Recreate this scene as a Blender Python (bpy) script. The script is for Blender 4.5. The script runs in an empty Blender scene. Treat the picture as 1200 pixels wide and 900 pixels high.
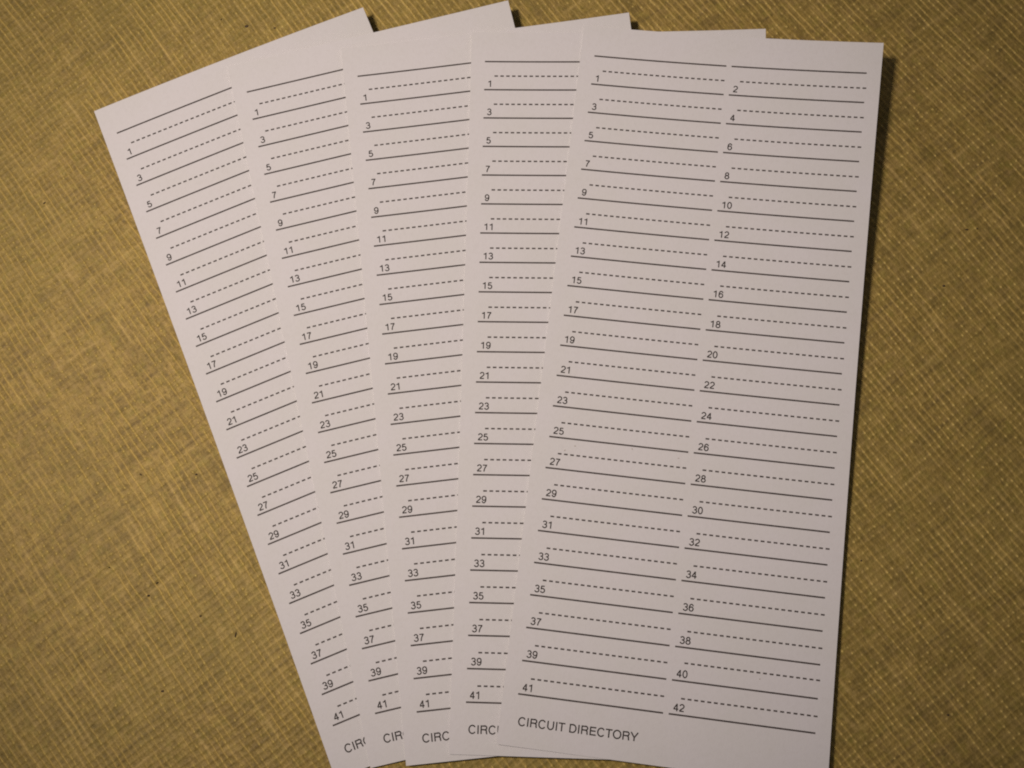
import bpy, math, random
import numpy as np
from mathutils import Matrix, Vector

S = 0.0107                     # one printed row = 10.7 mm
C = bpy.context.scene
COL = C.collection
random.seed(7)

# ------------------------------------------------------------------ camera
F_PX, TX, TY, CAM_H = 1419.839, -0.210048, -0.072736, 38.23703
cam_data = bpy.data.cameras.new('camera')
cam = bpy.data.objects.new('camera', cam_data)
COL.objects.link(cam)
Rx = Matrix.Rotation(TX, 3, 'X')
Ry = Matrix.Rotation(TY, 3, 'Y')
cam.matrix_world = Matrix.Translation((0, 0, CAM_H * S)) @ (Rx @ Ry).transposed().to_4x4()
cam_data.sensor_width = 36.0
cam_data.lens = 36.0 * F_PX / 1200.0
cam_data.clip_start = 0.01
cam_data.clip_end = 20.0
C.camera = cam

# ------------------------------------------------------------------ world, lamp, exposure
world = bpy.data.worlds.new('World')
C.world = world
world.use_nodes = True
bg = world.node_tree.nodes['Background']
bg.inputs['Color'].default_value = (0.95, 0.88, 1.0, 1)
bg.inputs['Strength'].default_value = 0.088

ld = bpy.data.lights.new('table_lamp', 'SPOT')
ld.energy = 33.0
ld.color = (1.0, 0.835, 0.735)
ld.shadow_soft_size = 8.5 * S
ld.spot_size = math.radians(35.5)
ld.spot_blend = 1.0
lamp = bpy.data.objects.new('table_lamp', ld)
COL.objects.link(lamp)
LP = Vector((-46.5, 19.0, 83.0)) * S
LT = Vector((-6.4, 12.0, 0)) * S
lamp.location = LP
lamp.rotation_euler = (LT - LP).to_track_quat('-Z', 'Y').to_euler()

C.view_settings.view_transform = 'Standard'
C.view_settings.look = 'None'
C.view_settings.exposure = 0.0
C.view_settings.gamma = 1.0
C.render.engine = 'CYCLES'
C.cycles.use_denoising = False
C.cycles.filter_width = 2.0
C.cycles.max_bounces = 6


# ------------------------------------------------------------------ node helpers
class NT:
    def __init__(self, name):
        self.m = bpy.data.materials.new(name)
        self.m.use_nodes = True
        self.t = self.m.node_tree
        self.b = self.t.nodes['Principled BSDF']

    def n(self, typ, **kw):
        nd = self.t.nodes.new(typ)
        for k, v in kw.items():
            setattr(nd, k, v)
        return nd

    def put(self, sock, v):
        if isinstance(v, bpy.types.NodeSocket):
            self.t.links.new(v, sock)
        else:
            sock.default_value = v

    def math(self, op, a, b=0.0, c=0.0, clamp=False):
        nd = self.n('ShaderNodeMath', operation=op, use_clamp=clamp)
        for i, v in enumerate((a, b, c)):
            if i < len(nd.inputs):
                self.put(nd.inputs[i], v)
        return nd.outputs[0]

    def noise(self, vec, scale, detail=2.0, rough=0.5, dist=0.0):
        nd = self.n('ShaderNodeTexNoise')
        self.put(nd.inputs['Vector'], vec)
        nd.inputs['Scale'].default_value = scale
        nd.inputs['Detail'].default_value = detail
        nd.inputs['Roughness'].default_value = rough
        nd.inputs['Distortion'].default_value = dist
        return nd.outputs['Fac']

    def ramp(self, v, lo, hi, a=0.0, b=1.0):
        nd = self.n('ShaderNodeMapRange', interpolation_type='SMOOTHSTEP')
        self.put(nd.inputs['Value'], v)
        nd.inputs['From Min'].default_value = lo
        nd.inputs['From Max'].default_value = hi
        nd.inputs['To Min'].default_value = a
        nd.inputs['To Max'].default_value = b
        return nd.outputs['Result']

    def mix(self, f, a, b, mode='MIX'):
        nd = self.n('ShaderNodeMix', data_type='RGBA', blend_type=mode)
        self.put(nd.inputs[0], f)
        for s, v in ((nd.inputs[6], a), (nd.inputs[7], b)):
            self.put(s, v if isinstance(v, bpy.types.NodeSocket) else (*v, 1))
        return nd.outputs[2]

    def xyz(self, x, y, z=0.0):
        nd = self.n('ShaderNodeCombineXYZ')
        self.put(nd.inputs[0], x); self.put(nd.inputs[1], y); self.put(nd.inputs[2], z)
        return nd.outputs[0]

    def bump(self, h, strength, dist):
        nd = self.n('ShaderNodeBump')
        nd.inputs['Strength'].default_value = strength
        nd.inputs['Distance'].default_value = dist
        self.t.links.new(h, nd.inputs['Height'])
        self.t.links.new(nd.outputs[0], self.b.inputs['Normal'])


# ------------------------------------------------------------------ materials
def mat_weave():
    k = NT('woven_mat')
    tc = k.n('ShaderNodeTexCoord')
    mp = k.n('ShaderNodeMapping', vector_type='TEXTURE')
    k.put(mp.inputs['Vector'], tc.outputs['Object'])
    mp.inputs['Rotation'].default_value = (0, 0, math.radians(-53))
    mp.inputs['Scale'].default_value = (S, S, S)
    P = mp.outputs[0]                                  # x along warp, y across, in rows
    sp = k.n('ShaderNodeSeparateXYZ'); k.put(sp.inputs[0], P)
    u, v = sp.outputs[0], sp.outputs[1]
    # wandering of the threads
    d1 = k.math('SUBTRACT', k.noise(P, 0.055, 2), 0.5)
    d2 = k.math('SUBTRACT', k.noise(k.xyz(v, u, 7.0), 0.06, 2), 0.5)
    d3 = k.math('SUBTRACT', k.noise(P, 1.3, 2), 0.5)
    vv = k.math('ADD', k.math('MULTIPLY_ADD', d1, 1.3, v), k.math('MULTIPLY', d3, 0.10))
    uu = k.math('ADD', k.math('MULTIPLY_ADD', d2, 1.3, u), k.math('MULTIPLY', d3, 0.13))
    f = k.math('DIVIDE', vv, 0.205)
    g = k.math('DIVIDE', uu, 0.215)
    fi = k.math('ROUND', f)
    gi = k.math('ROUND', g)
    cosf = k.math('COSINE', k.math('MULTIPLY', f, 2 * math.pi))
    cosg = k.math('COSINE', k.math('MULTIPLY', g, 2 * math.pi))
    warp = k.math('POWER', k.math('MULTIPLY_ADD', cosf, 0.5, 0.5), 3.4)
    weft = k.math('POWER', k.math('MULTIPLY_ADD', cosg, 0.5, 0.5), 2.2)
    # one value per thread, drifting slowly along it
    wn = k.noise(k.xyz(k.math('MULTIPLY', uu, 0.62), k.math('MULTIPLY', fi, 3.17), 0.0), 1.0, 2, 0.6)
    gn = k.noise(k.xyz(k.math('MULTIPLY', gi, 2.71), k.math('MULTIPLY', vv, 0.6), 5.0), 1.0, 2, 0.6)
    wamp = k.ramp(wn, 0.36, 0.62)
    gamp = k.ramp(gn, 0.42, 0.74)
    # a bead where a warp thread rises over a weft thread
    cell = k.noise(k.xyz(k.math('MULTIPLY', gi, 1.37), k.math('MULTIPLY', fi, 1.91), 2.0), 1.0, 0)
    bead = k.math('MULTIPLY', k.math('MULTIPLY', warp, weft), k.ramp(cell, 0.46, 0.70))
    soft = k.noise(P, 0.28, 3)                         # patches where the weave shows more or less
    show = k.ramp(soft, 0.34, 0.60, 0.45, 1.0)
    ridge = k.math('MULTIPLY', k.math('MULTIPLY', warp, k.math('MULTIPLY_ADD', wamp, 0.85, 0.15)), show)
    furrow = k.math('MULTIPLY', k.math('SUBTRACT', 1.0, weft), k.math('MULTIPLY_ADD', gamp, 0.8, 0.2))
    fib = k.noise(k.xyz(k.math('MULTIPLY', u, 1.0), k.math('MULTIPLY', v, 2.2), 0.0), 5.0, 3, 0.7)
    fine = k.noise(P, 9.0, 2, 0.7)
    pores = k.ramp(k.noise(P, 2.7, 1, 0.5), 0.24, 0.31, 1.0, 0.0)

    base = k.mix(k.ramp(fib, 0.32, 0.68), (0.228, 0.155, 0.032), (0.420, 0.301, 0.076))
    tint = k.noise(P, 2.4, 3, 0.65)
    base = k.mix(k.ramp(tint, 0.46, 0.66, 0.0, 0.7), base, (0.357, 0.246, 0.083))
    tint2 = k.noise(k.xyz(v, u, 11.0), 2.8, 3, 0.65)
    base = k.mix(k.ramp(tint2, 0.46, 0.70, 0.0, 0.5), base, (0.259, 0.228, 0.035))
    grain = k.noise(P, 4.2, 2, 0.8)
    base = k.mix(k.ramp(grain, 0.32, 0.56, 0.7, 0.0), base, (0.192, 0.132, 0.031))
    base = k.mix(k.math('MULTIPLY', furrow, 0.20), base, (0.179, 0.127, 0.029))
    base = k.mix(k.math('MULTIPLY', pores, 0.55), base, (0.107, 0.078, 0.023))
    # darker slubs lying along the weft, and a few along the warp
    slub = k.noise(k.xyz(k.math('MULTIPLY', uu, 3.4), k.math('MULTIPLY', vv, 0.55), 3.0), 1.0, 2, 0.55)
    base = k.mix(k.ramp(slub, 0.55, 0.72, 0.0, 0.62), base, (0.147, 0.103, 0.028))
    slub2 = k.noise(k.xyz(k.math('MULTIPLY', uu, 0.7), k.math('MULTIPLY', vv, 3.6), 9.0), 1.0, 2, 0.55)
    base = k.mix(k.ramp(slub2, 0.58, 0.78, 0.0, 0.38), base, (0.152, 0.107, 0.035))
    # bundles of paler and darker threads, both ways
    bw = k.noise(k.xyz(k.math('MULTIPLY', uu, 0.45), k.math('MULTIPLY', vv, 1.7), 21.0), 1.0, 3, 0.6)
    bf = k.noise(k.xyz(k.math('MULTIPLY', uu, 1.8), k.math('MULTIPLY', vv, 0.42), 33.0), 1.0, 3, 0.6)
    base = k.mix(k.ramp(bw, 0.50, 0.70, 0.0, 0.30), base, (0.500, 0.357, 0.101))
    base = k.mix(k.ramp(bw, 0.30, 0.48, 0.42, 0.0), base, (0.170, 0.121, 0.031))
    base = k.mix(k.ramp(bf, 0.52, 0.72, 0.0, 0.32), base, (0.446, 0.331, 0.101))
    base = k.mix(k.ramp(bf, 0.28, 0.47, 0.48, 0.0), base, (0.152, 0.111, 0.030))
    blot = k.noise(P, 3.1, 2, 0.6, 0.4)
    base = k.mix(k.ramp(blot, 0.30, 0.46, 0.36, 0.0), base, (0.179, 0.129, 0.035))
    base = k.mix(k.ramp(blot, 0.54, 0.70, 0.0, 0.35), base, (0.483, 0.352, 0.116))
    base = k.mix(k.math('MULTIPLY', k.math('MULTIPLY', weft, k.ramp(gn, 0.5, 0.75)), 0.22), base, (0.536, 0.384, 0.108))
    # single threads that stand out pale or dark, in both directions
    pw = k.noise(k.xyz(k.math('MULTIPLY', uu, 0.30), k.math('MULTIPLY', fi, 5.37), 41.0), 1.0, 2, 0.6)
    pf = k.noise(k.xyz(k.math('MULTIPLY', gi, 4.91), k.math('MULTIPLY', vv, 0.34), 53.0), 1.0, 2, 0.6)
    bandw = k.math('POWER', k.math('MULTIPLY_ADD', cosf, 0.5, 0.5), 1.4)
    bandf = k.math('POWER', k.math('MULTIPLY_ADD', cosg, 0.5, 0.5), 1.4)
    base = k.mix(k.math('MULTIPLY', bandw, k.ramp(pw, 0.26, 0.44, 0.62, 0.0)), base, (0.150, 0.105, 0.034))
    base = k.mix(k.math('MULTIPLY', bandf, k.ramp(pf, 0.28, 0.48, 0.72, 0.0)), base, (0.150, 0.105, 0.034))
    base = k.mix(k.math('MULTIPLY', bandf, k.ramp(pf, 0.56, 0.72, 0.0, 0.45)), base, (0.560, 0.410, 0.140))
    base = k.mix(k.math('MULTIPLY', bandw, k.ramp(pw, 0.54, 0.70, 0.0, 0.50)), base, (0.620, 0.450, 0.160))
    cloud = k.noise(P, 0.75, 3, 0.6)
    base = k.mix(k.ramp(cloud, 0.45, 0.75, 0.0, 0.32), base, (0.205, 0.142, 0.042))
    # worn, dustier patches
    wear = k.noise(P, 0.085, 3, 0.55)
    base = k.mix(k.ramp(wear, 0.38, 0.68, 0.0, 0.38), base, (0.268, 0.215, 0.047))
    base = k.mix(k.math('MULTIPLY', ridge, 0.74), base, (0.572, 0.409, 0.104))  # light caught by the warp ridges, painted into the colour
    base = k.mix(k.math('MULTIPLY', bead, 0.85), base, (0.696, 0.528, 0.152))  # bead glints painted in as pale colour too
    k.put(k.b.inputs['Base Color'], base)
    h = k.math('ADD', k.math('MULTIPLY', ridge, 0.42), k.math('MULTIPLY', weft, 0.20))
    h = k.math('ADD', h, k.math('MULTIPLY', bead, 0.6))
    h = k.math('ADD', h, k.math('MULTIPLY', fib, 0.7))
    h = k.math('ADD', h, k.math('MULTIPLY', fine, 0.35))
    k.bump(h, 0.8, 0.045 * S)
    k.b.inputs['Metallic'].default_value = 0.12       # waxy straw gloss, tinted like the straw
    k.b.inputs['Roughness'].default_value = 0.55
    k.b.inputs['Specular IOR Level'].default_value = 0.3
    return k.m


def mat_paper():
    k = NT('white_card_stock')
    tc = k.n('ShaderNodeTexCoord')
    mp = k.n('ShaderNodeMapping', vector_type='TEXTURE')
    k.put(mp.inputs['Vector'], tc.outputs['Object'])
    mp.inputs['Scale'].default_value = (S, S, S)
    P = mp.outputs[0]
    a = k.noise(P, 0.5, 3)
    c = k.mix(k.ramp(a, 0.3, 0.7), (0.718, 0.722, 0.715), (0.732, 0.730, 0.742))
    fl = k.noise(P, 7.0, 3, 0.7)
    c = k.mix(k.ramp(fl, 0.25, 0.6, 0.16, 0.0), c, (0.58, 0.57, 0.55))
    k.put(k.b.inputs['Base Color'], c)
    k.bump(k.noise(P, 14.0, 3, 0.7), 0.25, 0.02 * S)
    k.b.inputs['Roughness'].default_value = 0.72
    k.b.inputs['Specular IOR Level'].default_value = 0.25
    return k.m


def mat_ink(name, c0, c1):
    k = NT(name)
    tc = k.n('ShaderNodeTexCoord')
    mp = k.n('ShaderNodeMapping', vector_type='TEXTURE')
    k.put(mp.inputs['Vector'], tc.outputs['Object'])
    mp.inputs['Scale'].default_value = (S, S, S)
    k.put(k.b.inputs['Base Color'], k.mix(k.ramp(k.noise(mp.outputs[0], 9.0, 3, 0.7), 0.3, 0.7), c0, c1))
    k.b.inputs['Roughness'].default_value = 0.6
    k.b.inputs['Specular IOR Level'].default_value = 0.2
    return k.m


def mat_flat(name, c, r=0.8):
    k = NT(name)
    tc = k.n('ShaderNodeTexCoord')
    k.put(k.b.inputs['Base Color'], k.mix(k.noise(tc.outputs['Object'], 900.0, 2), c, tuple(x * 1.6 for x in c)))
    k.b.inputs['Roughness'].default_value = r
    return k.m


M_WEAVE = mat_weave()
M_PAPER = mat_paper()
M_LINE = mat_ink('grey_ruling_ink', (0.055, 0.048, 0.046), (0.105, 0.091, 0.086))
M_INK = mat_ink('dark_lettering_ink', (0.030, 0.026, 0.024), (0.058, 0.050, 0.046))
M_SPECK = mat_flat('dark_speck', (0.055, 0.036, 0.018))
M_FLECK = mat_flat('grey_fleck', (0.32, 0.28, 0.24))


def mesh_obj(name, V, Fc, mat, parent=None, smooth=False):
    me = bpy.data.meshes.new(name)
    me.from_pydata([tuple(x * S for x in p) for p in V], [], Fc)
    me.materials.append(mat)
    if smooth:
        me.polygons.foreach_set('use_smooth', [True] * len(me.polygons))
    me.update()
    o = bpy.data.objects.new(name, me)
    COL.objects.link(o)
    if parent:
        o.parent = parent
    return o


# ------------------------------------------------------------------ the woven mat
def mat_height(x, y):
    h = -0.035 + 0.010 * math.sin(x * 0.31 + 1.3 * math.sin(y * 0.17)) + 0.008 * math.sin(y * 0.43 + x * 0.12)
    return h


# shallow creases, each a line in plan with a depth and a width
CREASES = [((10.6, 16.6), (13.4, 13.6), 0.05, 0.17), ((-19.5, -0.6), (-14.6, 3.0), 0.035, 0.16),
           ((-15.5, 0.5), (-12.2, 3.3), 0.03, 0.14), ((11.5, 2.0), (14.0, 5.4), 0.035, 0.2),
           ((12.6, 21.5), (15.8, 18.2), 0.03, 0.16), ((-20.0, 12.0), (-17.6, 9.2), 0.03, 0.18)]


def crease(X, Y):
    H = np.zeros_like(X)
    for (x0, y0), (x1, y1), d, w in CREASES:
        L = math.hypot(x1 - x0, y1 - y0)
        ax, ay = (x1 - x0) / L, (y1 - y0) / L
        t = (X - x0) * ax + (Y - y0) * ay
        q = -(X - x0) * ay + (Y - y0) * ax
        e = np.clip(np.minimum(t, L - t) / 0.8, -4, 1)
        e = np.where(e > 0, e, 0)
        H -= d * e * np.exp(-(q / w) ** 2)
    return H


def build_mat():
    xs = np.concatenate([np.linspace(-60, -24, 10)[:-1], np.arange(-24, 18.01, 0.14), np.linspace(18, 50, 10)[1:]])
    ys = np.concatenate([np.linspace(-40, -8, 10)[:-1], np.arange(-8, 25.01, 0.14), np.linspace(25, 55, 10)[1:]])
    X, Y = np.meshgrid(xs, ys)
    Z = -0.035 + 0.010 * np.sin(X * 0.31 + 1.3 * np.sin(Y * 0.17)) + 0.008 * np.sin(Y * 0.43 + X * 0.12) + crease(X, Y)
    nx, ny = len(xs), len(ys)
    V = np.stack([X, Y, Z], -1).reshape(-1, 3)
    i = (np.arange(ny - 1)[:, None] * nx + np.arange(nx - 1)[None]).ravel()
    Fq = np.stack([i, i + 1, i + nx + 1, i + nx], 1)
    return mesh_obj('woven_mat', V.tolist(), Fq.tolist(), M_WEAVE, smooth=True)


mat = build_mat()
mat['kind'] = 'structure'


def blob(name, x, y, r, h, mat_, parent, squash=1.0, rot=0.0, z=0.0, seed=0):
    rnd = random.Random(seed)
    V, Fc = [], []
    n = 9
    rim = [(math.cos(2 * math.pi * i / n), math.sin(2 * math.pi * i / n), r * rnd.uniform(0.75, 1.2)) for i in range(n)]
    ca, sa = math.cos(rot), math.sin(rot)
    for lev, (sc, hh) in enumerate(((1.0, 0.0), (0.75, 0.7), (0.3, 1.0))):
        for c, s, rr in rim:
            px, py = c * rr * sc, s * rr * sc * squash
            V.append((x + px * ca - py * sa, y + px * sa + py * ca, z + hh * h))
    for lev in range(2):
        for i in range(n):
            j = (i + 1) % n
            Fc.append((lev * n + i, lev * n + j, (lev + 1) * n + j, (lev + 1) * n + i))
    Fc.append(tuple(2 * n + i for i in range(n)))
    return mesh_obj(name, V, Fc, mat_, parent, smooth=True)


SPECKS = [
    (-12.146, 21.181, 0.098, 0.80, 0.00),
    (-13.064, 21.480, 0.042, 1.00, 0.00),
    (-14.431, 1.457, 0.042, 1.00, 0.00),
    (-13.775, -1.500, 0.072, 0.60, 0.30),
    (-14.923, 5.352, 0.072, 0.40, -0.50),
    (-13.075, 5.334, 0.052, 0.70, 0.20),
    (-11.527, 0.229, 0.117, 0.22, 1.40),
    (11.966, 13.061, 0.078, 0.50, 0.00),
    (-18.949, 14.806, 0.072, 0.40, 0.60),
    (-14.163, 1.859, 0.065, 0.40, 0.60),
    (11.101, 11.184, 0.049, 1.00, 0.00),
    (10.258, -2.124, 0.049, 0.80, 0.00),
    (7.977, 2.457, 0.039, 1.00, 0.00),
    (12.291, 13.081, 0.033, 1.00, 0.00),
    (-12.685, 0.812, 0.052, 0.60, 0.50),
    (-11.134, 21.076, 0.065, 0.60, 0.20),
    (-15.767, 2.352, 0.029, 1.00, 0.00),
]
for q, (sx, sy, sr, sq, ro) in enumerate(SPECKS):
    blob('dark_speck', sx, sy, sr * 0.85, 0.035, M_SPECK, mat, sq, ro, -0.032, q)

# ------------------------------------------------------------------ card geometry
CW, CH = 9.8514, 23.5936
XL0, XL1, XR0, XR1, Y0 = 0.4666, 4.8763, 5.0441, 9.3991, 1.0497
THICK = 0.018
CARDS = [
    (-17.0401, 17.7439, 0.38528, (0.0007, -0.1479, 0.0023, 0.9524, -0.0146, -0.3299, 0.0357)),
    (-12.4726, 19.2235, 0.22933, (0.1219, -0.0599, -0.1045, 0.8120, -0.4389, 0.1690, 0.0755)),
    (-8.5698, 19.7792, 0.10890, (0.1203, -0.1089, -0.0908, 0.7390, -0.6234, 0.3932, 0.1295)),
    (-4.0995, 20.2655, -0.02500, (0.0566, -0.2871, -0.0365, 0.7706, -0.5662, 0.5169, 0.2026)),
    (-0.2958, 20.4017, -0.12489, (-0.2162, -0.5803, 0.2034, 0.8760, -0.0304, 0.4447, 0.3183)),
]


def zfun(k):
    def z(u, v):
        a = u / CW
        t = 1 + v / CH
        return k[0] * a + k[1] * t + k[2] * a * a + k[3] * t * t + k[4] * a * t + k[5] * (a * t) ** 2 + k[6]
    return z


def sheet(zf, parent):
    nu, nv = 20, 46
    V, Fc = [], []
    for lay in (0, 1):
        for j in range(nv + 1):
            for i in range(nu + 1):
                u, v = CW * i / nu, -CH * j / nv
                V.append((u, v, zf(u, v) - (THICK if lay else 0)))
    W = nu + 1
    N = W * (nv + 1)
    for j in range(nv):
        for i in range(nu):
            a = j * W + i
            Fc.append((a, a + W, a + W + 1, a + 1))
            Fc.append((N + a, N + a + 1, N + a + W + 1, N + a + W))
    ring = [i for i in range(nu)] + [j * W + nu for j in range(nv)] + \
           [nv * W + i for i in range(nu, 0, -1)] + [j * W for j in range(nv, 0, -1)]
    for q in range(len(ring)):
        a, b = ring[q], ring[(q + 1) % len(ring)]
        m = len(V)
        V += [V[a], V[b], V[N + b], V[N + a]]
        Fc.append((m, m + 1, m + 2, m + 3))
    o = mesh_obj('paper_sheet', V, Fc, M_PAPER, parent, smooth=True)
    for p in o.data.polygons[-len(ring):]:
        p.use_smooth = False
    return o


EPS = 0.0022


def bar(V, Fc, zf, x0, x1, y, w, lift=EPS):
    n = max(1, int((x1 - x0) / 0.35))
    b = len(V)
    for i in range(n + 1):
        x = x0 + (x1 - x0) * i / n
        for s in (w / 2, -w / 2):
            V.append((x, y + s, zf(x, y + s) + lift))
    for i in range(n):
        a = b + 2 * i
        Fc.append((a, a + 1, a + 3, a + 2))


# ---- lettering: each glyph is a set of strokes; capital height = 1, widths in the same unit
def arc(cx, cy, rx, ry, a0, a1, n=14):
    return [(cx + rx * math.cos(math.radians(a0 + (a1 - a0) * i / n)),
             cy + ry * math.sin(math.radians(a0 + (a1 - a0) * i / n))) for i in range(n + 1)]


SW = 0.162          # stroke width
H2 = SW / 2
EM = 1.39           # cap heights per em


def L(*p):
    return list(p)


top, bot, mid = 1 - H2, H2, 0.5
GL = {
    '0': (0.556, [arc(0.385, 0.5, 0.265, 0.455, 0, 360, 28)]),
    '1': (0.556, [L((0.455, 0), (0.455, 1.0)), L((0.12, 0.77), (0.26, 0.79), (0.35, 0.83), (0.40, 0.89))]),
    '2': (0.556, [arc(0.385, 0.70, 0.26, 0.255, 170, -20, 16) + [(0.54, 0.50), (0.26, 0.28), (0.145, 0.16), (0.105, bot)],
                  L((0.07, bot), (0.665, bot))]),
    '3': (0.556, [arc(0.37, 0.73, 0.235, 0.225, 165, -78, 16), arc(0.375, 0.29, 0.27, 0.245, 84, -168, 18),
                  L((0.30, 0.525), (0.42, 0.522))]),
    '4': (0.556, [L((0.50, 0), (0.50, 0.985)), L((0.475, 0.93), (0.095, 0.31)), L((0.055, 0.285), (0.70, 0.285))]),
    '5': (0.556, [L((0.61, top), (0.20, top)), L((0.215, 0.97), (0.15, 0.47)),
                  [(0.15, 0.50)] + arc(0.375, 0.325, 0.27, 0.275, 130, -162, 20)]),
    '6': (0.556, [arc(0.385, 0.32, 0.26, 0.275, 0, 360, 26), arc(0.40, 0.50, 0.275, 0.455, 28, 190, 18) + [(0.125, 0.32)]]),
    '7': (0.556, [L((0.09, top), (0.68, top)), [(0.655, 0.93), (0.50, 0.72), (0.37, 0.47), (0.30, 0.24), (0.265, 0.0)]]),
    '8': (0.556, [arc(0.385, 0.74, 0.215, 0.215, 0, 360, 24), arc(0.385, 0.285, 0.27, 0.24, 0, 360, 26)]),
    '9': (0.556, [arc(0.385, 0.68, 0.26, 0.275, 0, 360, 26), arc(0.37, 0.50, 0.275, 0.455, 10, -152, 18)]),
    'C': (0.722, [arc(0.515, 0.5, 0.395, 0.46, 36, 324, 26)]),
    'I': (0.278, [L((0.193, 0), (0.193, 1))]),
    'R': (0.722, [L((0.175, 0), (0.175, 1)), [(0.175, top), (0.60, top)] + arc(0.60, 0.722, 0.235, 0.219, 90, -90, 12) + [(0.175, 0.503)],
                  [(0.60, 0.50), (0.74, 0.46), (0.80, 0.36), (0.815, 0.15), (0.86, 0.0)]]),
    'U': (0.722, [[(0.175, 1), (0.175, 0.38)] + arc(0.50, 0.38, 0.325, 0.335, 180, 360, 18) + [(0.825, 1)]]),
    'T': (0.611, [L((0.03, top), (0.82, top)), L((0.425, 0), (0.425, 0.96))]),
    'D': (0.722, [L((0.175, 0), (0.175, 1)), [(0.175, top), (0.48, top)] + arc(0.48, 0.5, 0.385, 0.441, 90, -90, 20) + [(0.175, bot)]]),
    'E': (0.667, [L((0.175, 0), (0.175, 1)), L((0.175, top), (0.84, top)), L((0.175, 0.52), (0.79, 0.52)), L((0.175, bot), (0.85, bot))]),
    'O': (0.778, [arc(0.54, 0.5, 0.425, 0.455, 0, 360, 32)]),
    'Y': (0.667, [L((0.465, 0), (0.465, 0.44)), L((0.055, 1.0), (0.465, 0.40)), L((0.875, 1.0), (0.465, 0.40))]),
    ' ': (0.278, []),
}


def ribbon(V, Fc, pts, w, put):
    pts = [q for i, q in enumerate(pts) if i == 0 or math.hypot(q[0] - pts[i - 1][0], q[1] - pts[i - 1][1]) > 1e-4]
    closed = math.hypot(pts[0][0] - pts[-1][0], pts[0][1] - pts[-1][1]) < 1e-6
    P = pts[:-1] if closed else pts
    n = len(P)
    b = len(V)
    for i in range(n):
        p0 = P[(i - 1) % n] if (closed or i > 0) else None
        p1 = P[i]
        p2 = P[(i + 1) % n] if (closed or i < n - 1) else None
        d = []
        if p0:
            l = math.hypot(p1[0] - p0[0], p1[1] - p0[1]) or 1
            d.append(((p1[0] - p0[0]) / l, (p1[1] - p0[1]) / l))
        if p2:
            l = math.hypot(p2[0] - p1[0], p2[1] - p1[1]) or 1
            d.append(((p2[0] - p1[0]) / l, (p2[1] - p1[1]) / l))
        mx, my = sum(q[0] for q in d), sum(q[1] for q in d)
        ml = math.hypot(mx, my) or 1
        mx, my = mx / ml, my / ml
        c = max(0.6, mx * d[0][0] + my * d[0][1])
        ox, oy = -my * w / 2 / c, mx * w / 2 / c
        V.append(put(p1[0] + ox, p1[1] + oy))
        V.append(put(p1[0] - ox, p1[1] - oy))
    m = n if closed else n - 1
    for i in range(m):
        a, c = b + 2 * i, b + 2 * ((i + 1) % n)
        Fc.append((a, a + 1, c + 1, c))


def lettering(name, text, x, y, cap, zf, parent, bold=1.0):
    V, Fc = [], []
    cur = x
    for ch in text:
        adv, strokes = GL[ch]
        for q, st in enumerate(strokes):
            def put(px, py, q=q, cur=cur):
                X, Y = cur + px * cap, y + py * cap
                return (X, Y, zf(X, Y) + EPS + q * 0.0006)
            ribbon(V, Fc, st, SW * bold, put)
        cur += adv * EM * cap
    return mesh_obj(name, V, Fc, M_INK, parent)


LINE_W = 0.051
DASH_W = 0.050


def build_card(i, x, y, th, k, label, both):
    zf0 = zfun(k)
    z0 = min(zf0(u, v) for u in (0, CW / 2, CW) for v in (0, -CH / 2, -CH)) - THICK
    zf = lambda u, v: zf0(u, v) - z0
    root = bpy.data.objects.new('directory_card', None)
    COL.objects.link(root)
    root.empty_display_size = 0.01
    root.location = (x * S, y * S, z0 * S)
    root.rotation_euler = (0, 0, th)
    root['label'] = label
    root['category'] = 'card'
    root['group'] = 'fanned circuit directory cards'
    sheet(zf, root)
    cols = [(XL0, XL1, 0.335, 1, 0.105)]
    if both:
        cols.append((XR0, XR1, 0.325, 2, 0.115))
    for x0, x1, dx, first, nx in cols:
        for r in range(22):
            V, Fc = [], []
            yy = -(Y0 + r)
            bar(V, Fc, zf, x0, x1, yy, LINE_W)
            mesh_obj('ruled_line', V, Fc, M_LINE, root)
            if r == 0:
                continue
            num = first + 2 * (r - 1)
            fr = 0.462 if num == 40 else 0.513
            V, Fc = [], []
            for d in range(21):
                xa = x0 + dx + d * 0.197
                bar(V, Fc, zf, xa, xa + 0.118, yy + 1 - fr, DASH_W)
            mesh_obj('dashed_line', V, Fc, M_LINE, root)
            lettering('printed_number', str(num), x0 + nx, yy + 0.100, 0.226, zf, root)
    lettering('title_lettering', 'CIRCUIT DIRECTORY', XL0 + 0.09, -(Y0 + 21 + 0.925), 0.257, zf, root, 0.98)
    return root, zf, z0


LABELS = [
    'leftmost white directory card, lowest in the fan and tilted most, resting on the woven mat',
    'second white directory card from the left, between the leftmost card and the middle card',
    'middle white directory card of the fan, two cards visible on each side of it',
    'white directory card lying directly under the fully visible top card, its heading rule nearly level',
    'fully visible rightmost top card of the fan, showing both number columns and whole title',
]
built = []
for i, (x, y, th, k) in enumerate(CARDS):
    built.append(build_card(i, x, y, th, k, LABELS[i], i == 4))

FLECKS = [
    (1.314, -14.261),
    (1.012, -14.434),
    (3.116, -14.144),
    (4.587, -14.276),
    (7.655, -20.689),
]
root5, zf5, z5 = built[4]
for q, (fu, fv) in enumerate(FLECKS):
    blob('paper_fleck', fu, fv, 0.026, 0.006, M_FLECK, root5, 0.7, q, zf5(fu, fv), 40 + q)
